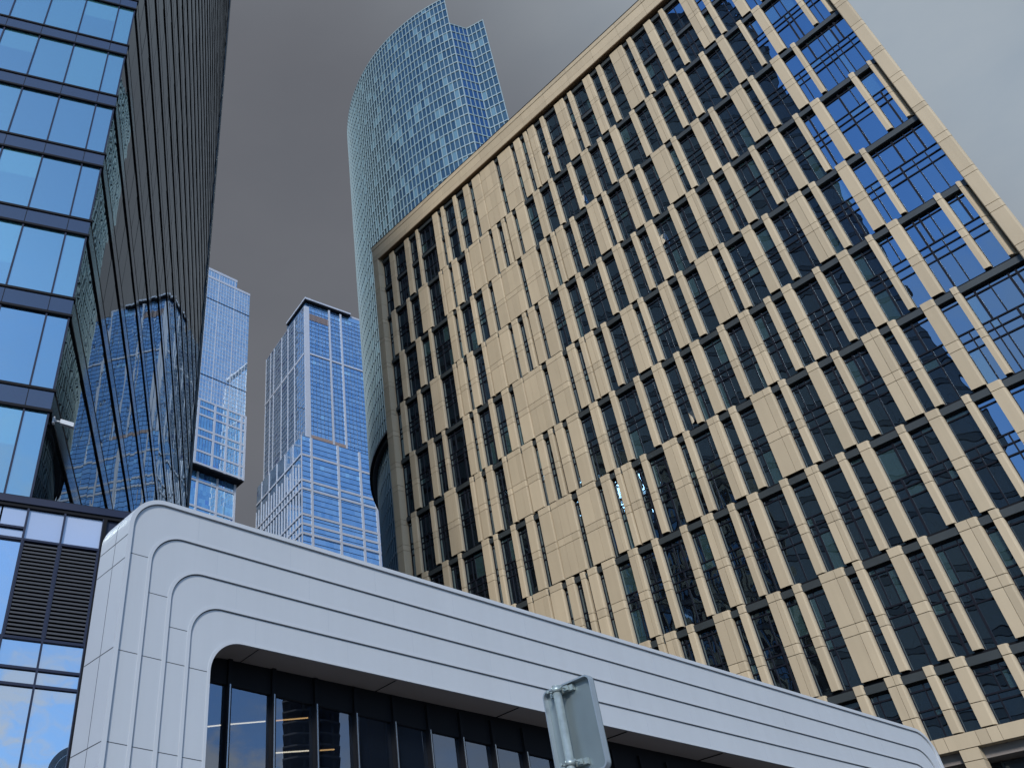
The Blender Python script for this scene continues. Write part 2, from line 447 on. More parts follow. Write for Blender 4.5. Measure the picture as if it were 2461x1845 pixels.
for k in range(NF):
    zb = Z0 + DZ * k + (.05 if k else .12); zt = Z0 + DZ * (k + 1) - .75
    us = [0.0] + [-.7 - 1.44 * i for i in range(21)]
    for i in range(len(us) - 1):
        b, a = us[i], us[i + 1]
        r = random.random() * .6
        G = MB() if (k <= 9 and i < 9 and nwin < 100) else restG
        if random.random() < .45 and b - a > 1:
            zm = zb + (zt - zb) * random.choice((.35, .55, .7))
            G.pane(FL, a + .03, b - .03, .0, zb, zm, 0, r, .0006); G.pane(FL, a + .03, b - .03, .0, zm, zt, 0, min(1, r + .4), .0006)
        else: G.pane(FL, a + .03, b - .03, .0, zb, zt, 0, r, .0008)
        if G is not restG: G.build('window', M['glass_l'], tower); nwin += 1
        if i: mull.box(FL, b - .028, b + .028, -.1, .05, zb, zt, 0)
ro = restG.build('window', M['glass_l'], tower); ro['kind'] = 'stuff'
mull.box(FL, -.03, .03, -.1, .03, Z0, Z0 + DZ * NF, 0)
mull.build('window_mullion', M['mull'], tower)
ep = MB(); ep.box(FD, 55, 57.0, -30, .12, 0, Z0 + DZ * NF + 1, 0, .5); ep.build('end_wall', M['beam'], tower)
cb = MB()
cb.hull([FL(-30, -.2, 12), FL(-.1, -.2, 12), FD(55, -.2, 12), (FL(-30, 0, 0)[0], FD(55, 0, 0)[1], 12)],
        [FL(-30, -.2, Z0 + DZ * NF), FL(-.1, -.2, Z0 + DZ * NF), FD(55, -.2, Z0 + DZ * NF), (FL(-30, 0, 0)[0], FD(55, 0, 0)[1], Z0 + DZ * NF)])
cb.build('inner_core', M['black'], tower)
pr = MB()
pr.hull([FL(-30, -.1, Z0 + DZ * NF + .1), FL(-.05, -.1, Z0 + DZ * NF + .1), FD(55, -.1, Z0 + DZ * NF + .1), (FL(-30, 0, 0)[0], FD(55, 0, 0)[1], Z0 + DZ * NF + .1)],
        [FL(-30, -.1, Z0 + DZ * NF + 2), FL(-.05, -.1, Z0 + DZ * NF + 2), FD(55, -.1, Z0 + DZ * NF + 2), (FL(-30, 0, 0)[0], FD(55, 0, 0)[1], Z0 + DZ * NF + 2)])
pr.build('parapet', M['beam'], tower)
# base storeys under the ledge
ld = MB()
ld.box(FL, -30, 5.0, -.4, .10, 14.16, 14.36, 0); ld.box(FL, -30, 5.0, -.5, .06, 14.06, 14.16, 1); ld.box(FL, -30, 5.0, -.42, .06, 14.362, 14.40, 2)
ld.build('ledge', [M['mull'], M['black'], M['frame']], tower)
bs = MB(); bs.box(FL, 2.06, 7, -14, -.02, 0, 14.06, 0); bs.box(FL, -30, 2.06, -14, -.25, 0, 14.05, 1)
bs.box(FL, 2.04, 2.14, -.1, .06, 0, 14.06, 1)
bs.build('base_wall', [M['mull'], M['black']], tower)
def bpane(u0, u1, z0, z1, m):
    G = MB(); G.pane(FL, u0 + .025, u1 - .025, -.02, z0 + .02, z1 - .02, 0, random.random(), .004); G.build('base_window', M[m], tower)
bpane(.02, 1.0, 13.16, 14.06, 'pane_white'); bpane(1.0, 2.04, 13.16, 14.06, 'pane_white')
bpane(-.66, .02, 13.50, 14.06, 'pane_white'); bpane(-.66, .02, 13.16, 13.42, 'pane_white')
bpane(-2.1, -.66, 13.16, 14.06, 'pane_white')
M['glass_base'] = glass('base_glass', (.03, .06, .10), (.05, .09, .15), .62, (.86, .93, 1.0), .010, .55, 0, 0, 1.5)
for u0, u1 in ((.02, 1.0), (1.0, 2.04)):
    bpane(u0, u1, 9.78, 10.46, 'glass_base'); bpane(u0, u1, 9.38, 9.72, 'glass_base'); bpane(u0, u1, 5.6, 9.32, 'glass_base')
bpane(-.95, .02, 10.5, 13.12, 'glass_base')
bpane(-.95, .02, 9.78, 10.46, 'glass_base'); bpane(-.95, .02, 9.38, 9.72, 'glass_base'); bpane(-.95, .02, 5.6, 9.32, 'glass_base')
bf = MB()
for z in (13.13, 10.48, 9.75, 9.35, 5.55): bf.box(FL, -1.0, 2.06, -.1, .05, z - .035, z + .03, 0)
bf.box(FL, -.66, .02, -.1, .05, 13.43, 13.49, 0)
for u_ in (.02, 1.0, 2.04): bf.box(FL, u_ - .028, u_ + .028, -.1, .053, 5.5, 14.06, 0)
bf.box(FL, -.99, -.94, -.1, .053, 5.5, 14.06, 0)
bf.build('base_frame', M['mull'], tower)
for u0, u1 in ((.06, .97), (1.04, 2.0)):
    lv = MB(); z = 10.56
    while z < 13.0:
        lv.hull([FL(u0, -.10, z + .055), FL(u1, -.10, z + .055), FL(u1, .03, z), FL(u0, .03, z)],
                [FL(u0, -.10, z + .085), FL(u1, -.10, z + .085), FL(u1, .03, z + .05), FL(u0, .03, z + .05)], 0); z += .105
    lv.box(FL, u0 - .02, u0 + .02, -.1, .045, 10.53, 13.08, 1); lv.box(FL, u1 - .02, u1 + .02, -.1, .045, 10.53, 13.08, 1)
    lv.build('louvre_grille', [M['louvre'], M['mull']], tower)
# security camera on the tower corner
cc = thing('security_camera', 'small white security camera jutting from the corner of the banded glass tower', 'camera', FD(.25, .12, 17.2))
m = MB(); m.box(FD, .18, .30, .10, .16, 17.10, 17.32, 0); m.build('mounting_plate', M['white_rim'], cc)
m = MB(); m.tube(FD(.24, .15, 17.2), FD(.24, .38, 17.16), .03); m.build('arm', M['white_rim'], cc)
m = MB(); m.hull([FD(.17, .34, 17.09), FD(.31, .34, 17.09), FD(.36, .74, 17.0), FD(.22, .74, 17.0)], [FD(.17, .34, 17.23), FD(.31, .34, 17.23), FD(.36, .74, 17.14), FD(.22, .74, 17.14)]); m.build('housing', M['white'], cc)

# ------------------------------------------------------------- white pavilion
PP = vec(-7.2, 14.0); FP = Frame(PP, 62, 152)
pav = thing('white_pavilion', 'low white pavilion with nested rounded frames around a long dark window', 'building', FP(11, -3, 0))
def loop(uL, uR, zt, sl, rad, n=14, z0=0.02, radR=None):
    """open arch outline from bottom left over the top to bottom right"""
    radR = radR or rad
    pts = [(uL, z0), (uL, 3.0)]
    zl = zt + sl * uL; zr = zt + sl * uR
    for k in range(n + 1):
        t = math.pi - k / n * math.pi / 2; pts.append((uL + rad + rad * math.cos(t), zl - rad + rad * math.sin(t)))
    for k in range(1, 12): pts.append((uL + rad + (uR - radR - uL - rad) * k / 12, zl + (zr - zl) * k / 12))
    for k in range(n + 1):
        t = math.pi / 2 - k / n * math.pi / 2; pts.append((uR - radR + radR * math.cos(t), zr - radR + radR * math.sin(t)))
    pts += [(uR, 3.0), (uR, z0)]
    return pts
#        uL     uR     ztop   slope  rad
LO = [(-.44, 23.22, 10.155, .000, .66), (-.36, 23.14, 10.075, .000, .58),
      (-.01, 22.90, 9.56, .003, .63), (.05, 22.86, 9.50, .004, .58),
      (.42, 22.63, 9.00, .009, .63), (.485, 22.58, 8.94, .0095, .58),
      (.845, 22.36, 8.45, .015, .63), (.905, 22.31, 8.39, .0155, .58),
      (1.27, 22.1, 7.90, .020, .63), (1.32, 22.05, 7.845, .021, .60)]
LOOPS = [loop(*l) for l in LO]
def strip(b, A, dA, Bq, dB, m=0, sm=True, joints=None):
    for k in range(len(A) - 1):
        b.face([FP(A[k][0], dA, A[k][1]), FP(A[k + 1][0], dA, A[k + 1][1]), FP(Bq[k + 1][0], dB, Bq[k + 1][1]), FP(Bq[k][0], dB, Bq[k][1])], m, .5, sm)
DEP = [0.0, -.05, -.10, -.15, -.20]
GW = .017
GRV = [loop(LO[1 + 2 * i][0] + (GW if i else .012), LO[1 + 2 * i][1] - (GW if i else .012), LO[1 + 2 * i][2] - (GW if i else .012), LO[1 + 2 * i][3], LO[1 + 2 * i][4] - (GW if i else .012)) for i in range(4)]
# outer rim: narrow proud edge that turns back into the side
rim = MB(); strip(rim, LOOPS[0], 0.02, LOOPS[1], 0.02); strip(rim, LOOPS[1], .02, LOOPS[1], -.03); strip(rim, LOOPS[1], -.028, GRV[0], -.028, 1)
rim.build('outer_rim', [M['white_rim'], M['joint']], pav)
for i in range(4):
    d = -.02 * (i + 1)
    band = MB(); A = GRV[i]; Bq = LOOPS[2 + 2 * i]; Cq = LOOPS[3 + 2 * i]
    def inset(A, Bq, t): return [(a[0] + (c[0] - a[0]) * t, a[1] + (c[1] - a[1]) * t) for a, c in zip(A, Bq)]
    strip(band, A, d, Bq, d)
    strip(band, Bq, d, Bq, d + .012, 1); strip(band, Bq, d + .012, Cq, d + .012, 1); strip(band, Cq, d + .012, Cq, d - .03, 1)
    if i < 3: strip(band, Cq, d - .022, GRV[i + 1], d - .022, 2); strip(band, GRV[i + 1], d - .025, GRV[i + 1], d - .02, 1)
    # panel joints: fine grooves shown by dark strips sunk between panels
    for zj in ([8.98], [8.36], [7.86], [])[i] + [7.26, 5.84]:
        for (p0, p1) in ((A[0][0], Bq[0][0]), (Bq[-1][0], A[-1][0])):
            band.box(FP, p0 + .006, p1 - .006, d - .02, d + .0015, zj - .006, zj + .006, 2)
    zt0, zt1 = LO[2 + 2 * i][2], LO[1 + 2 * i][2]
    u = .9 + .42 * i
    while u < 22:
        s0 = LO[2 + 2 * i][3] * u; s1 = LO[1 + 2 * i][3] * u
        band.box(FP, u - .003, u + .003, d - .02, d + .001, zt0 + s0 + .01, zt1 + s1 - .01, 3)
        u += 1.94
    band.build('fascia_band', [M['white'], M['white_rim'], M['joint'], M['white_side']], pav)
# the return to the left, top and right: outer loop swept back
SD = vec(-34); sd = MB()
def back(p, t):
    q = np.array(FP(p[0], .02, p[1])); return q + SD * t
O = LOOPS[0]
for (t0, t1) in ((0.0, .46), (.475, 1.05)):
    for k in range(len(O) - 1):
        sd.face([back(O[k], t0), back(O[k], t1), back(O[k + 1], t1), back(O[k + 1], t0)], 0, .5, True)
for k in range(len(O) - 1):
    a0 = back(O[k], .44) ; 
    ins = [np.array(back(q, t)) + (np.array(FP(11, .02, 4)) - np.array(FP(q[0], .02, q[1]))) * np.array([.0012, .0012, .002]) for q, t in ((O[k], .44), (O[k], .5), (O[k + 1], .5), (O[k + 1], .44))]
    sd.face(ins, 1, .5, True)
for zj in (9.30, 8.85, 7.27, 5.82):
    i0 = [back((-.4425, zj - .007), 0.01), back((-.4425, zj - .007), 1.04), back((-.4425, zj + .007), 1.04), back((-.4425, zj + .007), 0.01)]
    i1 = [back((-.42, zj - .007), 0.01), back((-.42, zj - .007), 1.04), back((-.42, zj + .007), 1.04), back((-.42, zj + .007), 0.01)]
    sd.hull(i0, i1, 1)
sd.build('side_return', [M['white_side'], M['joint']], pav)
# back of the frame slab, roof and rear body
rbk = MB()
rbk.hull([FP(.1, -.35, 8.9), FP(22.9, -.35, 8.9), FP(22.9, -8, 8.9), FP(3.2, -8, 8.9)], [FP(.1, -.35, 9.75), FP(22.9, -.35, 9.75), FP(22.9, -8, 9.75), FP(3.2, -8, 9.75)])
rbk.hull([FP(.1, -.35, .02), FP(.9, -.35, .02), FP(3.6, -8, .02), FP(3.2, -8, .02)], [FP(.1, -.35, 8.9), FP(.9, -.35, 8.9), FP(3.6, -8, 8.9), FP(3.2, -8, 8.9)]); rbk.box(FP, 22.4, 22.9, -8.0, -.30, .02, 8.9, 0)
rbk.box(FP, 3.6, 22.4, -8.0, -7.7, .02, 8.9, 0)
rbk.build('rear_body', M['white'], pav)
rm = MB(); rm.box(FP, 3.6, 22.35, -7.68, -7.62, .05, 8.85, 0); rm.box(FP, 3.65, 22.35, -7.6, -1.0, 8.50, 8.85, 0); rm.box(FP, .95, 3.65, -1.4, -.95, 8.5, 8.85, 0)
rm.hull([FP(.93, -.95, .06), FP(.98, -.95, .06), FP(3.7, -7.6, .06), FP(3.65, -7.6, .06)], [FP(.93, -.95, 8.5), FP(.98, -.95, 8.5), FP(3.7, -7.6, 8.5), FP(3.65, -7.6, 8.5)]); rm.box(FP, 22.3, 22.35, -7.6, -.9, .06, 8.5, 0)
rm.hull([FP(1.0, -1.0, 8.5), FP(3.65, -1.0, 8.5), FP(3.65, -7.6, 8.5)], [FP(1.0, -1.0, 8.8), FP(3.65, -1.0, 8.8), FP(3.65, -7.6, 8.8)])
rm.build('room_lining', M['room'], pav)
# soffit and reveals of the opening
so = MB(); I = LOOPS[9]
strip(so, I, -.11, I, -.98)
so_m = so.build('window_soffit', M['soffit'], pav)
jn = MB()
for u in (2.25, 5.2, 8.2, 11.2, 14.2, 17.2):
    z = 7.845 + .021 * u
    jn.box(FP, u - .006, u + .006, -.82, -.12, z - .02, z - .004, 0)
jn.build('soffit_joint', M['black'], pav)
lip = MB(); strip(lip, LOOPS[8], -.069, LOOPS[9], -.069); strip(lip, LOOPS[9], -.069, LOOPS[9], -.115)
lip.build('opening_lip', M['white_rim'], pav)
hd = MB(); hd.box(FP, 1.25, 22.2, -.90, -.80, 7.42, 8.45, 0)
hd.build('window_header', M['black'], pav)
us = [1.2, 2.037, 2.932, 3.829, 4.698, 5.581, 6.406, 7.209, 8.014, 8.85] + [8.85 + .84 * i for i in range(1, 16)] + [22.2]
for i in range(len(us) - 1):
    G = MB(); G.pane(FP, us[i] + .01, us[i + 1] - .01, -.85, .05, 7.43, 0, random.random(), .0012); G.build('window', M['glass_p'], pav)
    if i:
        m = MB(); u = us[i]
        m.box(FP, u - .04, u + .04, -.86, -.74, .05, 7.9, 0); m.box(FP, u - .012, u + .012, -.74, -.725, .05, 7.42, 1)
        m.build('mullion', [M['black'], M['chrome']], pav)
# lamps hanging inside behind the glass (points on the glass, pushed into the room)
LT = [((1.68, 6.645), (1.93, 6.715), 'tube', 'short'), ((2.10, 6.76), (2.80, 6.94), 'tube', ''), ((2.99, 6.985), (3.68, 7.165), 'tube_w', ''),
      ((2.986, 6.434), (3.689, 6.593), 'tube', ''), ((3.895, 6.631), (4.23, 6.705), 'tube_w', '')]
LBL = ['shortest pale ceiling lamp tube, beside the left jamb of the pavilion window', 'pale ceiling lamp tube behind the second pane of the pavilion window',
       'warm orange ceiling lamp tube, higher of the two behind the third pane', 'lower pale lamp tube behind the third pane of the pavilion window',
       'warm orange lamp tube lower behind the fourth pane of the pavilion window']
CAMP = np.array([0, 0, 1.6])
for (p, q, mt, _), lb in zip(LT, LBL):
    P3 = []
    for uu, zz in (p, q):
        g3 = np.array(FP(uu, -.82, zz)); dirn = g3 - CAMP; P3.append(g3 + dirn * .10)
    zm = (P3[0][2] + P3[1][2]) / 2
    P3 = [np.array([x[0], x[1], x[2]]) for x in P3]
    th = thing('strip_light', lb, 'lamp', P3[0], 'lamp tubes inside the pavilion')
    m = MB(); m.tube(P3[0], P3[1], .013, 8); m.build('lamp_tube', M[mt], th)
    m = MB(); m.tube(P3[0] + [0, 0, .03], P3[1] + [0, 0, .03], .016, 6)
    for k in (.2, .8):
        c = P3[0] * (1 - k) + P3[1] * k; m.tube(c + [0, 0, .04], c + [0, 0, 8.5 - c[2]], .004, 5)
    m.build('lamp_body', M['room'], th)

# ------------------------------------------------------------------ road sign
RS = 7.0; SP = vec(19.315, RS); ks = RS / 5.8
FS = Frame(SP, 152, 242)                       # d: towards the camera side (back of the sign)
sign = thing('road_sign', 'grey back of a metal road sign clamped to a galvanised pole before the pavilion', 'sign', (SP[0], SP[1], 0))
def sz(z): return 1.6 + (z - 1.6) * ks
u0, u1, z0, z1 = -.150 * ks, .247 * ks, sz(3.17), sz(3.715)
def rrect(u0, u1, z0, z1, r, n=5):
    P = []
    for cx, cz, a0 in ((u1 - r, z1 - r, 0), (u0 + r, z1 - r, 90), (u0 + r, z0 + r, 180), (u1 - r, z0 + r, 270)):
        for k in range(n + 1):
            t = R_(a0 + 90 * k / n); P.append((cx + r * math.cos(t), cz + r * math.sin(t)))
    return P
# the camera sees this side because the sign faces away
side = 1 if np.dot(FS.d, -SP) > 0 else -1
def sp_(pl, d): return [FS(a, d * side, b) for a, b in pl]
o1 = rrect(u0, u1, z0, z1, .05); o2 = rrect(u0 + .012, u1 - .012, z0 + .012, z1 - .012, .04)
m = MB(); m.hull(sp_(o1, -.075), sp_(o1, -.068)); m.build('panel', M['zinc'], sign)
m = MB()
for A, Bq, dA, dB in ((o1, o1, -.068, -.03), (o1, o2, -.03, -.03), (o2, o2, -.03, -.068)):
    for k in range(len(A)):
        j = (k + 1) % len(A)
        m.face([FS(A[k][0], dA * side, A[k][1]), FS(A[j][0], dA * side, A[j][1]), FS(Bq[j][0], dB * side, Bq[j][1]), FS(Bq[k][0], dB * side, Bq[k][1])])
m.build('folded_edge', M['zinc_edge'], sign)
m = MB(); m.tube((SP[0], SP[1], 0), (SP[0], SP[1], sz(3.70)), .031, 20)
m.tube((SP[0], SP[1], sz(3.70)), (SP[0], SP[1], sz(3.705)), .030, 20); m.build('pole', M['galv'], sign)
for zc in (sz(3.68), sz(3.245)):
    m = MB()
    m.tube((SP[0], SP[1], zc - .018), (SP[0], SP[1], zc + .018), .037, 18)
    m.box(FS, -.11, .12, -.066 * side, -.04 * side, zc - .02, zc + .02)
    for q in (-.065, .065):
        m.tube(FS(q, -.05 * side, zc), FS(q, .03 * side, zc), .007, 8); m.box(FS, q - .022, q + .022, -.03 * side, -.02 * side, zc - .018, zc + .018)
        m.tube(FS(q, .02 * side, zc), FS(q, .032 * side, zc), .013, 6)
    m.build('clamp', M['galv'], sign)

# ------------------------------------------------------------ tower facades
def curtain(F, u0, u1, zs, du, G, d=0.0, tilt=.004, mi=0, rr=None, drop=None):
    n = max(1, int(round((u1 - u0) / du))); w = (u1 - u0) / n
    for j in range(len(zs) - 1):
        row = random.random()
        for i in range(n):
            r = rr() if rr else .45 * row + .55 * random.random()
            G.pane(F, u0 + i * w, u0 + (i + 1) * w, d, zs[j], zs[j + 1], mi, r, tilt)
    return n, w
def levels(z0, z1, dz):
    n = max(1, int(round((z1 - z0) / dz))); return [z0 + (z1 - z0) * k / n for k in range(n + 1)]

# ---- slab tower (left of the two)
C1 = vec(-.85, 250); F1 = Frame(C1, 59, 149); F1s = Frame(C1, -31, 59)
t1 = thing('slab_tower', 'pale blue glass slab tower with an overhanging upper part, behind the dark tower side', 'building', F1(-14, -10, 0))
G = MB(); Bx = MB()
zs = levels(190, 249.3, 1.85)
curtain(F1, -28, 0, zs, 1.17, G, tilt=.004, rr=lambda: random.random() * .85)
curtain(F1, -28, -6, levels(249.3, 253.6, 2.1), 1.57, G, tilt=.003, rr=lambda: random.random() * .8)
G.build('upper_glazing', M['t1glass'], t1)
for k, z in enumerate(zs):
    dk = k in (0, 6, 26)
    Bx.box(F1, -28, .02, -.1, .05 if not dk else .10, z - (.10 if not dk else .28), z + (.10 if not dk else .1), 1 if dk else 0)
u = -28
while u <= .01:
    big = abs((u + 28) % 7.02) < .6
    Bx.box(F1, u - .05, u + .05 if not big else u + .34, -.1, .07, 190, 249.3 if u > -6.1 else 253, 0); u += 1.17
Bx.box(F1, -28, .06, -.6, .12, 248.9, 250.0, 0); Bx.box(F1, -28, -5.95, -.6, .12, 253.0, 254.2, 0)
Bx.build('upper_grid', [M['t2rib'], M['mull']], t1)
G = MB(); curtain(F1, -28, .25, levels(164, 190, 1.45), 1.1, G, tilt=.004); G.build('middle_glazing', M['t1low'], t1)
Bx = MB()
for z in (164.2, 169.0, 174.9, 177.9, 183.7, 187.0, 190.0): Bx.box(F1, -28, .4, -.1, .16, z - .42, z + .34, 0)
for u in (-25.5, -18.3, -11.9, -7.0, -1.4, .2): Bx.box(F1, u - .38, u + .38, -.1, .2, 163.6, 190, 0)
u = -28
while u < 0: Bx.box(F1, u - .04, u + .04, -.1, .06, 164, 190, 1); u += 1.1
Bx.build('middle_grid', [M['t2rib'], M['mull']], t1)
so = MB(); so.box(F1, -28, .4, -20, .1, 163.1, 163.6, 0); so.build('overhang_soffit', M['black'], t1)
Flo = Frame(F1(0, -3.0, 0)[:2], 59, 149)
G = MB(); curtain(Flo, -28, -1.3, levels(90, 163, 1.6), 1.15, G, tilt=.004); G.build('lower_glazing', M['t1low'], t1)
Bx = MB()
z = 159.6
while z > 90: Bx.box(Flo, -28, -.9, -.1, .25, z - .35, z + .35, 0); z -= 9.6
for u in (-25, -19.4, -15.2, -7.8, -1.1): Bx.box(Flo, u - .36, u + .36, -.1, .3, 0, 163, 0)
for v in (-3, -6.5): Bx.box(Flo, -.9, -.5, v - .4, v + .4, 0, 163, 0)
Bx.build('lower_grid', M['t2rib'], t1)
bd = MB()
bd.box(F1, -28, -.05, -20, -.12, 163.7, 248.8, 0); bd.box(F1, -28, -6.05, -20, -.12, 248.8, 253.2, 0); bd.box(Flo, -28, -1.0, -17, -.12, 0, 163, 1)
bd.build('tower_body', [M['t2rib'], M['black']], t1)

# ---- blue two-faced tower
C2 = vec(4.02, 230)
F2r = Frame(C2, 66, 156); F2l = Frame(C2, -23, 247)
t2 = thing('blue_tower', 'deep blue two faced glass tower with flat overhanging roof beside the curved tower', 'building', F2r(14, -14, 0))
ZT, ZS = 224.5, 166.8
Bx = MB(); G = MB()
zs = levels(ZS, ZT, 1.85)
curtain(F2r, 0, 34, zs, 1.35, G, tilt=.004); curtain(F2r, 1, 20, levels(ZT, 228.4, 1.9), 1.35, G, d=-1.2, tilt=.004)
G.build('front_glazing', M['t2glass'], t2)
for k, z in enumerate(zs):
    Bx.box(F2r, 0, 34, -.1, .05, z - .09, z + .09, 1)
for z in (202.8, 166.8): Bx.box(F2r, 0, 34, -.1, .15, z - .4, z + .3, 0)
Bx.box(F2r, -.05, 1.7, -.1, .25, ZS, ZT, 0)
for u in (9.9, 14.6, 23.4, 31): Bx.box(F2r, u - .33, u + .33, -.1, .2, ZS, ZT + 2, 0)
u = 0
while u < 34: Bx.box(F2r, u - .035, u + .035, -.1, .06, ZS, ZT, 1); u += 1.35
Bx.build('front_grid', [M['t2rib'], M['mull']], t2)
gr = MB(); gr.box(F2r, 1.9, 9.3, -.1, .12, 218.6, 221.6, 0)
u = 2.2
while u < 9.2: gr.box(F2r, u - .05, u + .05, .1, .2, 218.6, 221.6, 1); u += .5
gr.build('vent_grille', [M['grille'], M['mull']], t2)
gr = MB(); gr.box(F2r, 1.9, 15, -.1, .14, ZS + .4, ZS + 1.9, 0); gr.build('vent_grille', M['grille'], t2)
G = MB(); curtain(F2l, 0, 33, zs, 1.35, G, tilt=.006); G.build('side_glazing', M['t2side'], t2)
Bx = MB()
for z in (202.8, 166.8): Bx.box(F2l, 0, 33, -.1, .15, z - .4, z + .3, 0)
for k, z in enumerate(zs): Bx.box(F2l, 0, 33, -.1, .05, z - .08, z + .08, 0)
for u in (.2, 8.2, 13.5, 18.8, 25.5, 28.5, 32.6): Bx.box(F2l, u - .26, u + .26, -.1, .07, ZS, ZT, 0)
u = 0
while u < 33: Bx.box(F2l, u - .035, u + .035, -.1, .06, ZS, ZT, 1); u += 1.35
Bx.build('side_grid', [M['t2rib'], M['mull']], t2)
# crown with flat roof slab
cr = MB(); cr.box(F2r, 1.0, 18.5, -16, -1.25, ZT, 228.3, 0); cr.build('crown', M['t2glass'], t2)
cr = MB()
cr.hull([F2r(.2, .1, 228.3), F2r(19, .1, 228.3), F2r(19, -15, 228.3), F2r(.2, -15, 228.3)], [F2r(.2, .1, 229.0), F2r(19, .1, 229.0), F2r(19, -15, 229.0), F2r(.2, -15, 229.0)], 0)
cr.box(F2r, .3, 18.9, -14.9, 0, 227.6, 228.28, 1); cr.box(F2r, .6, 3.0, -3, -.6, 229.0, 229.9, 0)
cr.build('roof_slab', [M['t2rib'], M['black']], t2)
cr = MB(); cr.box(F2r, 18.5, 24.5, -14, -.8, ZT, 227.6, 0, .7); cr.box(F2r, 18.4, 24.6, -14, -.7, 227.6, 228.4, 1); cr.build('roof_step', [M['t2glass'], M['t2rib']], t2)
# wider lower part
C2b = np.array(C2) + vec(247, 2.1) + vec(156, .8); G2r = Frame(C2b, 66, 156); G2l = Frame(C2b, -23, 247)
G = MB(); zs = levels(96, ZS, 1.85); curtain(G2r, 0, 36, zs, 1.3, G, tilt=.005); G.build('lower_front_glazing', M['t2glass'], t2)
Bx = MB()
for z in zs: Bx.box(G2r, 0, 36, -.1, .05, z - .08, z + .08, 1)
for z in (159.6, 150.3, 147.3, 138.4, 135.2, 132.1, 123, 120, 111, 108): Bx.box(G2r, -.1, 36, -.1, .2, z - .36, z + .36, 0)
for u in (3.4, 12.9, 20.8, 26.0, 33): Bx.box(G2r, u - .36, u + .36, -.1, .25, 90, ZS, 0)
Bx.build('lower_front_grid', [M['t2rib'], M['mull']], t2)
G = MB(); curtain(G2l, 0, 34, zs, 1.3, G, tilt=.006); G.build('lower_side_glazing', M['t2side'], t2)
Bx = MB()
for z in (159.6, 150.3, 147.3, 138.4, 135.2, 132.1, 123, 120, 111, 108): Bx.box(G2l, 0, 34, -.1, .3, z - .3, z + .3, 0)
for i in range(18): Bx.box(G2l, i * 2 - .2, i * 2 + .2, -.1, .16, 90, 157 if i % 3 else ZS, 0)
Bx.build('lower_side_grid', M['t2rib'], t2)
bd = MB()
bd.hull([F2r(.1, -.12, ZS), F2r(34, -.12, ZS), F2r(34, -30, ZS), F2l(33, -.12, ZS)], [F2r(.1, -.12, ZT - .05), F2r(34, -.12, ZT - .05), F2r(34, -30, ZT - .05), F2l(33, -.12, ZT - .05)])
bd.hull([G2r(.1, -.12, 0), G2r(36, -.12, 0), G2r(36, -30, 0), G2l(34, -.12, 0)], [G2r(.1, -.12, ZS), G2r(36, -.12, ZS), G2r(36, -30, ZS), G2l(34, -.12, ZS)])
bd.build('tower_body', M['t2side'], t2)

# ---- curved tower
CC = np.array([63.756, 145.105, 0]); RC = 40.757
E1 = vec(21.36, 118.3); E2 = vec(23.03, 121.0); E3 = vec(24.95, 120.2)
aE = math.atan2(E1[1] - CC[1], E1[0] - CC[0]) % (2 * math.pi)
t3 = thing('curved_tower', 'tall blue grey tower with a curved gridded glass wall rising behind the sandstone block', 'building', tuple(CC))
arc = RC * math.radians(150); ncol = int(arc / 1.0)
ang = [aE - math.radians(150) * k / ncol for k in range(ncol + 1)]
def cp3(a, z, r=RC): return (CC[0] + r * math.cos(a), CC[1] + r * math.sin(a), z)
FH = 3.31; ZR = 202.9; ZTOP = 214.6
zsf = [ZR - FH * k for k in range(45)][::-1] + [ZR + FH * k for k in range(1, 4)] + [ZTOP]
ZRING = 99.2
def fillcurve(G, Bx, zl, r, tilt, zmin, zmax):
    for k in range(ncol):
        a, b = ang[k], ang[k + 1]
        for j in range(len(zl) - 1):
            if zl[j] < zmin or zl[j + 1] > zmax + .01: continue
            t = random.uniform(-tilt, tilt); t2_ = random.uniform(-tilt, tilt)
            G.face([cp3(b, zl[j], r + t), cp3(a, zl[j], r), cp3(a, zl[j + 1], r + t2_), cp3(b, zl[j + 1], r + t + t2_)], 0, random.random())
    zl2 = [z for z in zl if zmin <= z <= zmax + .01]
    for z in zl2:
        for k in range(ncol):
            a, b = ang[k], ang[k + 1]
            Bx.face([cp3(a, z - .16, r + .12), cp3(b, z - .16, r + .12), cp3(b, z + .16, r + .12), cp3(a, z + .16, r + .12)])
            Bx.face([cp3(a, z - .16, r), cp3(b, z - .16, r), cp3(b, z - .16, r + .12), cp3(a, z - .16, r + .12)])
    for k in range(ncol + 1):
        a = ang[k]; h = .075 / r
        lo = [cp3(a - h, zl2[0], r), cp3(a + h, zl2[0], r), cp3(a + h, zl2[0], r + .16), cp3(a - h, zl2[0], r + .16)]
        Bx.hull(lo, [(x, y, zl2[-1]) for x, y, _ in lo])
G = MB(); Bx = MB()
fillcurve(G, Bx, zsf, RC, .006, ZRING, ZTOP)
G.build('curved_glazing', M['t3glass'], t3); Bx.build('curved_grid', M['t3rib'], t3)
G = MB(); Bx = MB(); fillcurve(G, Bx, [z for z in zsf if z < ZRING + 2], RC - 1.3, .006, 56, ZRING + 2)
G.build('lower_curved_glazing', M['t3glass'], t3); Bx.build('lower_curved_grid', M['t3rib'], t3)
rg = MB()
for k in range(ncol):
    a, b = ang[k], ang[k + 1]; z0 = zsf[[i for i, z in enumerate(zsf) if z >= ZRING][0]]
    rg.face([cp3(a, z0 - .3, RC - 1.4), cp3(b, z0 - .3, RC - 1.4), cp3(b, z0 - .3, RC + .2), cp3(a, z0 - .3, RC + .2)], 0)
    rg.face([cp3(a, z0 - .3, RC + .2), cp3(b, z0 - .3, RC + .2), cp3(b, z0 + .2, RC + .2), cp3(a, z0 + .2, RC + .2)], 1)
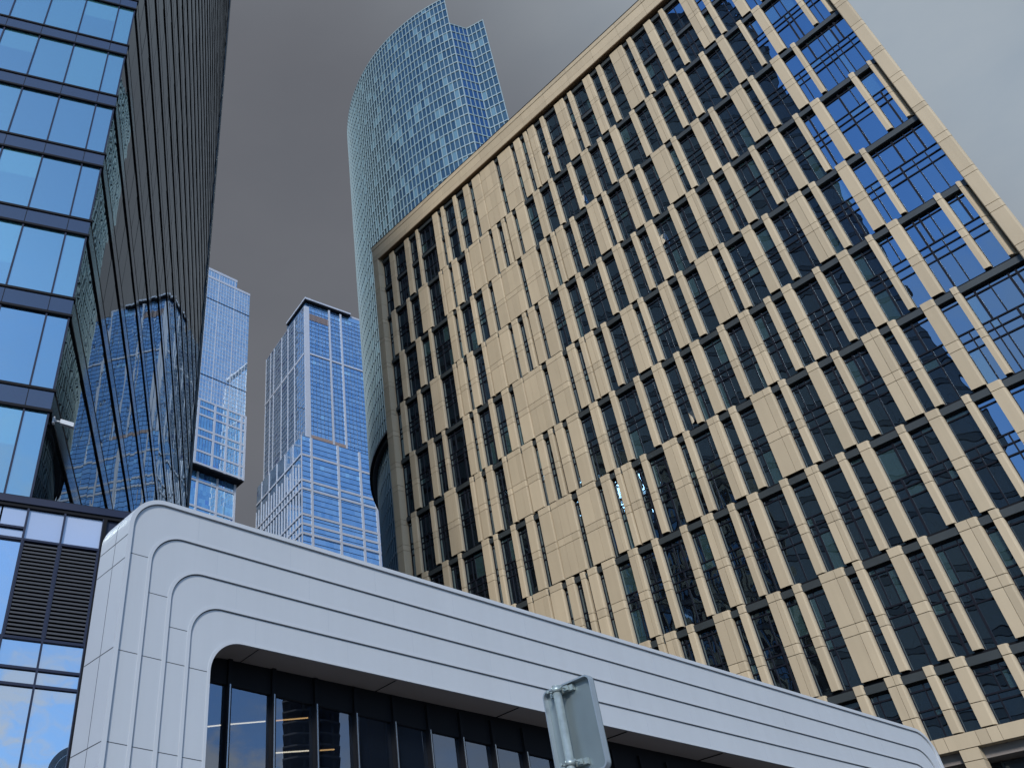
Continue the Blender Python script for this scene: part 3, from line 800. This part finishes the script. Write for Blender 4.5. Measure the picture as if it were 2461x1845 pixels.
rg.build('ring_soffit', [M['black'], M['beam']], t3)
def flat(P, Q, mat, nm, ncols):
    w = Q - P; L = np.linalg.norm(w); a = math.degrees(math.atan2(w[0], w[1])); Fq = Frame(P, a, a + 90)
    zl = [z for z in zsf if 60 < z <= ZR + .01]
    G = MB(); curtain(Fq, 0, L, zl, L / ncols, G, tilt=.005); G.build(nm + '_glazing', mat, t3)
    Bx = MB()
    for z in zl: Bx.box(Fq, -.02, L + .02, -.1, .12, z - .16, z + .16, 0)
    for i in range(ncols + 1): Bx.box(Fq, L * i / ncols - .075, L * i / ncols + .075, -.1, .15, 60, ZR, 0)
    Bx.build(nm + '_grid', M['t3rib'], t3)
flat(E1, E2, M['t3dark'], 'notch', 4); flat(E2, E3, M['t3glass'], 'wing', 4)
bd = MB()
inner = [cp3(a, 0, RC - .35) for a in ang if True]
low = [cp3(a, 0, RC - 1.7) for a in ang]
tail = vec(27.0, 150)
bd.hull([(x, y, 0) for x, y, _ in low] + [(tail[0] + 20, tail[1] + 40, 0), (E3[0], E3[1], 0)], [(x, y, ZRING) for x, y, _ in low] + [(tail[0] + 20, tail[1] + 40, ZRING), (E3[0], E3[1], ZRING)])
fr2 = E2 + vec(56, -0) + np.array([-.05, .25, 0])
bd.hull([(x, y, ZRING) for x, y, _ in inner][::-1] + [(E2[0], E2[1] + .2, ZRING), (E3[0], E3[1] + .2, ZRING), (E3[0] + 6, E3[1] + 30, ZRING)],
        [(x, y, ZR - .1) for x, y, _ in inner][::-1] + [(E2[0], E2[1] + .2, ZR - .1), (E3[0], E3[1] + .2, ZR - .1), (E3[0] + 6, E3[1] + 30, ZR - .1)])
for k in range(ncol):
    a, b = ang[k], ang[k + 1]
    bd.face([cp3(a, ZR - .1, RC - .3), cp3(b, ZR - .1, RC - .3), cp3(b, ZTOP, RC - .3), cp3(a, ZTOP, RC - .3)])
bd.build('tower_body', M['beam'], t3)

# --------------------- towers behind the viewer, mirrored in the pavilion glass; one added unseen dark block
q0 = np.array([.95, 16.2, 0])
P1 = q0 + vec(119.9, 260); Fc = Frame(P1, 30, 300)
tc = thing('unfinished_tower', 'unfinished tower of dark stacked concrete floor slabs, mirrored in the pavilion window', 'building', tuple(P1))
for k in range(46):
    m = MB(); w = 8.6
    m.prism(Fc, [(-w, -9), (-w, 4), (-w * .5, 7), (w * .5, 7.6), (w, 5), (w, -9)], 3.4 * k, 3.4 * k + .5); m.build('floor_slab', M['concrete'], tc)
m = MB()
for u in (-6.5, -2.2, 2.2, 6.5): m.box(Fc, u - .35, u + .35, 3.2, 3.9, 0, 155, 0)
m.box(Fc, -6, 6, -7, -1.5, 0, 158, 0); m.build('columns', M['concrete'], tc)
Fn = Frame((-15.5, 80), -8.5, 81.5)  # unseen block, added so the far left office windows mirror something dark
nb = thing('unseen_dark_block', 'unseen dark banded block added behind the left glass tower to darken the sandstone block windows', 'building', (-35, 130, 0))
m = MB(); curtain(Fn, 0, 100, levels(0, 150, 3.8), 2.4, m, tilt=.004, mi=2)
for k in range(40): m.box(Fn, 0, 100, -.2, .15, 3.8 * k - .4, 3.8 * k + .3, 1)
m.box(Fn, 0, 100, -26, -.05, 0, 150, 1); m.build('facade', [M['darkglass'], M['black'], M['beam']], nb)
P2 = q0 + vec(114.4, 300); Fk = Frame(P2, 24, 294)
tk = thing('dark_glass_tower', 'dark glass tower mirrored in the pavilion window right of the unfinished tower', 'building', tuple(P2))
m = MB(); curtain(Fk, -12, 10, levels(0, 170, 4), 2.0, m, tilt=.003); m.box(Fk, -12, 10, -18, -.05, 0, 170, 1); m.build('facade', [M['darkglass'], M['black']], tk)
m = MB(); m.box(Fk, -9, -3, -.1, .4, 0, 172, 0); m.build('stair_shaft', M['concrete'], tk)

# -------------------------------------------------------------------- world
SUN_AZ, SUN_EL = 203.0, 34.0
W = bpy.data.worlds.new('World'); scene.world = W; W.use_nodes = True
nt = W.node_tree; nt.nodes.clear()
def N(t, **k):
    x = nt.nodes.new(t)
    for a, b in k.items(): setattr(x, a, b)
    return x
def mth(op, a, b=None, c=None, clamp=False):
    x = N('ShaderNodeMath', operation=op); x.use_clamp = clamp
    for i, q in enumerate((a, b, c)):
        if q is None: continue
        if isinstance(q, (int, float)): x.inputs[i].default_value = q
        else: nt.links.new(q, x.inputs[i])
    return x.outputs[0]
def mixw(fac, a, b):
    x = N('ShaderNodeMix', data_type='RGBA')
    for i, q in ((0, fac), (6, a), (7, b)):
        if isinstance(q, tuple): x.inputs[i].default_value = (*q, 1)
        elif isinstance(q, (int, float)): x.inputs[i].default_value = q
        else: nt.links.new(q, x.inputs[i])
    return x.outputs[2]
def ramp(x, a, b): 
    m = N('ShaderNodeMapRange', interpolation_type='SMOOTHSTEP'); nt.links.new(x, m.inputs[0]); m.inputs[1].default_value = a; m.inputs[2].default_value = b
    return m.outputs[0]
sky = N('ShaderNodeTexSky', sky_type='NISHITA'); sky.sun_disc = False
sky.sun_elevation = R_(SUN_EL); sky.sun_rotation = R_(SUN_AZ); sky.altitude = 100; sky.air_density = 1.0; sky.dust_density = .6; sky.ozone_density = 2.0
tc_ = N('ShaderNodeTexCoord'); dirv = tc_.outputs['Generated']
sep = N('ShaderNodeSeparateXYZ'); nt.links.new(dirv, sep.inputs[0])
def dotaz(az, el=0):
    d = N('ShaderNodeVectorMath', operation='DOT_PRODUCT'); nt.links.new(dirv, d.inputs[0])
    d.inputs[1].default_value = (math.sin(R_(az)) * math.cos(R_(el)), math.cos(R_(az)) * math.cos(R_(el)), math.sin(R_(el))); return d.outputs['Value']
def nz(scale, detail, rough, sc=(1, 1, 2.2), loc=(0, 0, 0)):
    mp = N('ShaderNodeMapping'); mp.inputs['Scale'].default_value = sc; mp.inputs['Location'].default_value = loc; nt.links.new(dirv, mp.inputs[0])
    n = N('ShaderNodeTexNoise'); n.inputs['Scale'].default_value = scale; n.inputs['Detail'].default_value = detail; n.inputs['Roughness'].default_value = rough
    nt.links.new(mp.outputs[0], n.inputs['Vector']); return n.outputs[0]
n1 = nz(2.2, 7, .58); n2 = nz(1.1, 4, .5, (1, 1, 1.5), (3, 1, 0))
n3 = nz(3.6, 8, .60, (1, 1, 2.0), (5, 2, 1))
# storm bank in the north, pale cloud in the north east, broken cloud low in the south
bank = mth('ADD', dotaz(-18, 8), mth('MULTIPLY', mth('SUBTRACT', n2, .5), .5))
dark = ramp(bank, .22, .62)
east = mth('ADD', dotaz(42, 15), mth('MULTIPLY', mth('SUBTRACT', n1, .5), .7))
pale = ramp(east, .22, .52)
puff = mth('MULTIPLY', ramp(n3, .50, .66), ramp(sep.outputs[2], .80, .2))
high = mth('ADD', mth('MULTIPLY', ramp(n2, .48, .70), .30), mth('MULTIPLY', ramp(sep.outputs[2], .80, .12), .45), None, True)
n4 = nz(9.0, 8, .62, (1, 1, 1.8), (2, 7, 3))
puff2 = mth('MULTIPLY', ramp(n4, .47, .62), ramp(sep.outputs[2], .52, .22))
skyc = N('ShaderNodeVectorMath', operation='MULTIPLY'); nt.links.new(sky.outputs[0], skyc.inputs[0]); skyc.inputs[1].default_value = (1.05, 1.70, 2.35)
CL = 1.0
col = mixw(high, skyc.outputs[0], (3.0, 4.2, 5.6))
col = mixw(puff, col, (5.2, 5.9, 6.5))
col = mixw(puff2, col, (6.4, 6.7, 6.9))
greyp = mixw(n1, (2.1, 2.8, 3.7), (4.7, 5.0, 5.1))
col = mixw(pale, col, greyp)
greyd = mixw(n1, (1.00, 1.08, 1.28), (1.55, 1.60, 1.78))
col = mixw(dark, col, greyd)
bg = N('ShaderNodeBackground'); bg.inputs[1].default_value = .05; nt.links.new(col, bg.inputs[0])
wo_ = N('ShaderNodeOutputWorld'); nt.links.new(bg.outputs[0], wo_.inputs[0])
sl = bpy.data.lights.new('sun', 'SUN'); sl.energy = 1.5; sl.angle = R_(10); sl.color = (1, .93, .84)
so_ = bpy.data.objects.new('sun', sl); COL.objects.link(so_)
from mathutils import Vector
dv = Vector((math.sin(R_(SUN_AZ)) * math.cos(R_(SUN_EL)), math.cos(R_(SUN_AZ)) * math.cos(R_(SUN_EL)), math.sin(R_(SUN_EL))))
so_.rotation_euler = dv.to_track_quat('Z', 'Y').to_euler(); so_.location = (0, 0, 300)

vs = scene.view_settings; vs.view_transform = 'Standard'; vs.look = 'None'; vs.exposure = 1.1; vs.gamma = 1.0
scene.render.engine = 'CYCLES'
scene.cycles.max_bounces = 6; scene.cycles.glossy_bounces = 2; scene.cycles.transparent_max_bounces = 8; scene.cycles.diffuse_bounces = 2
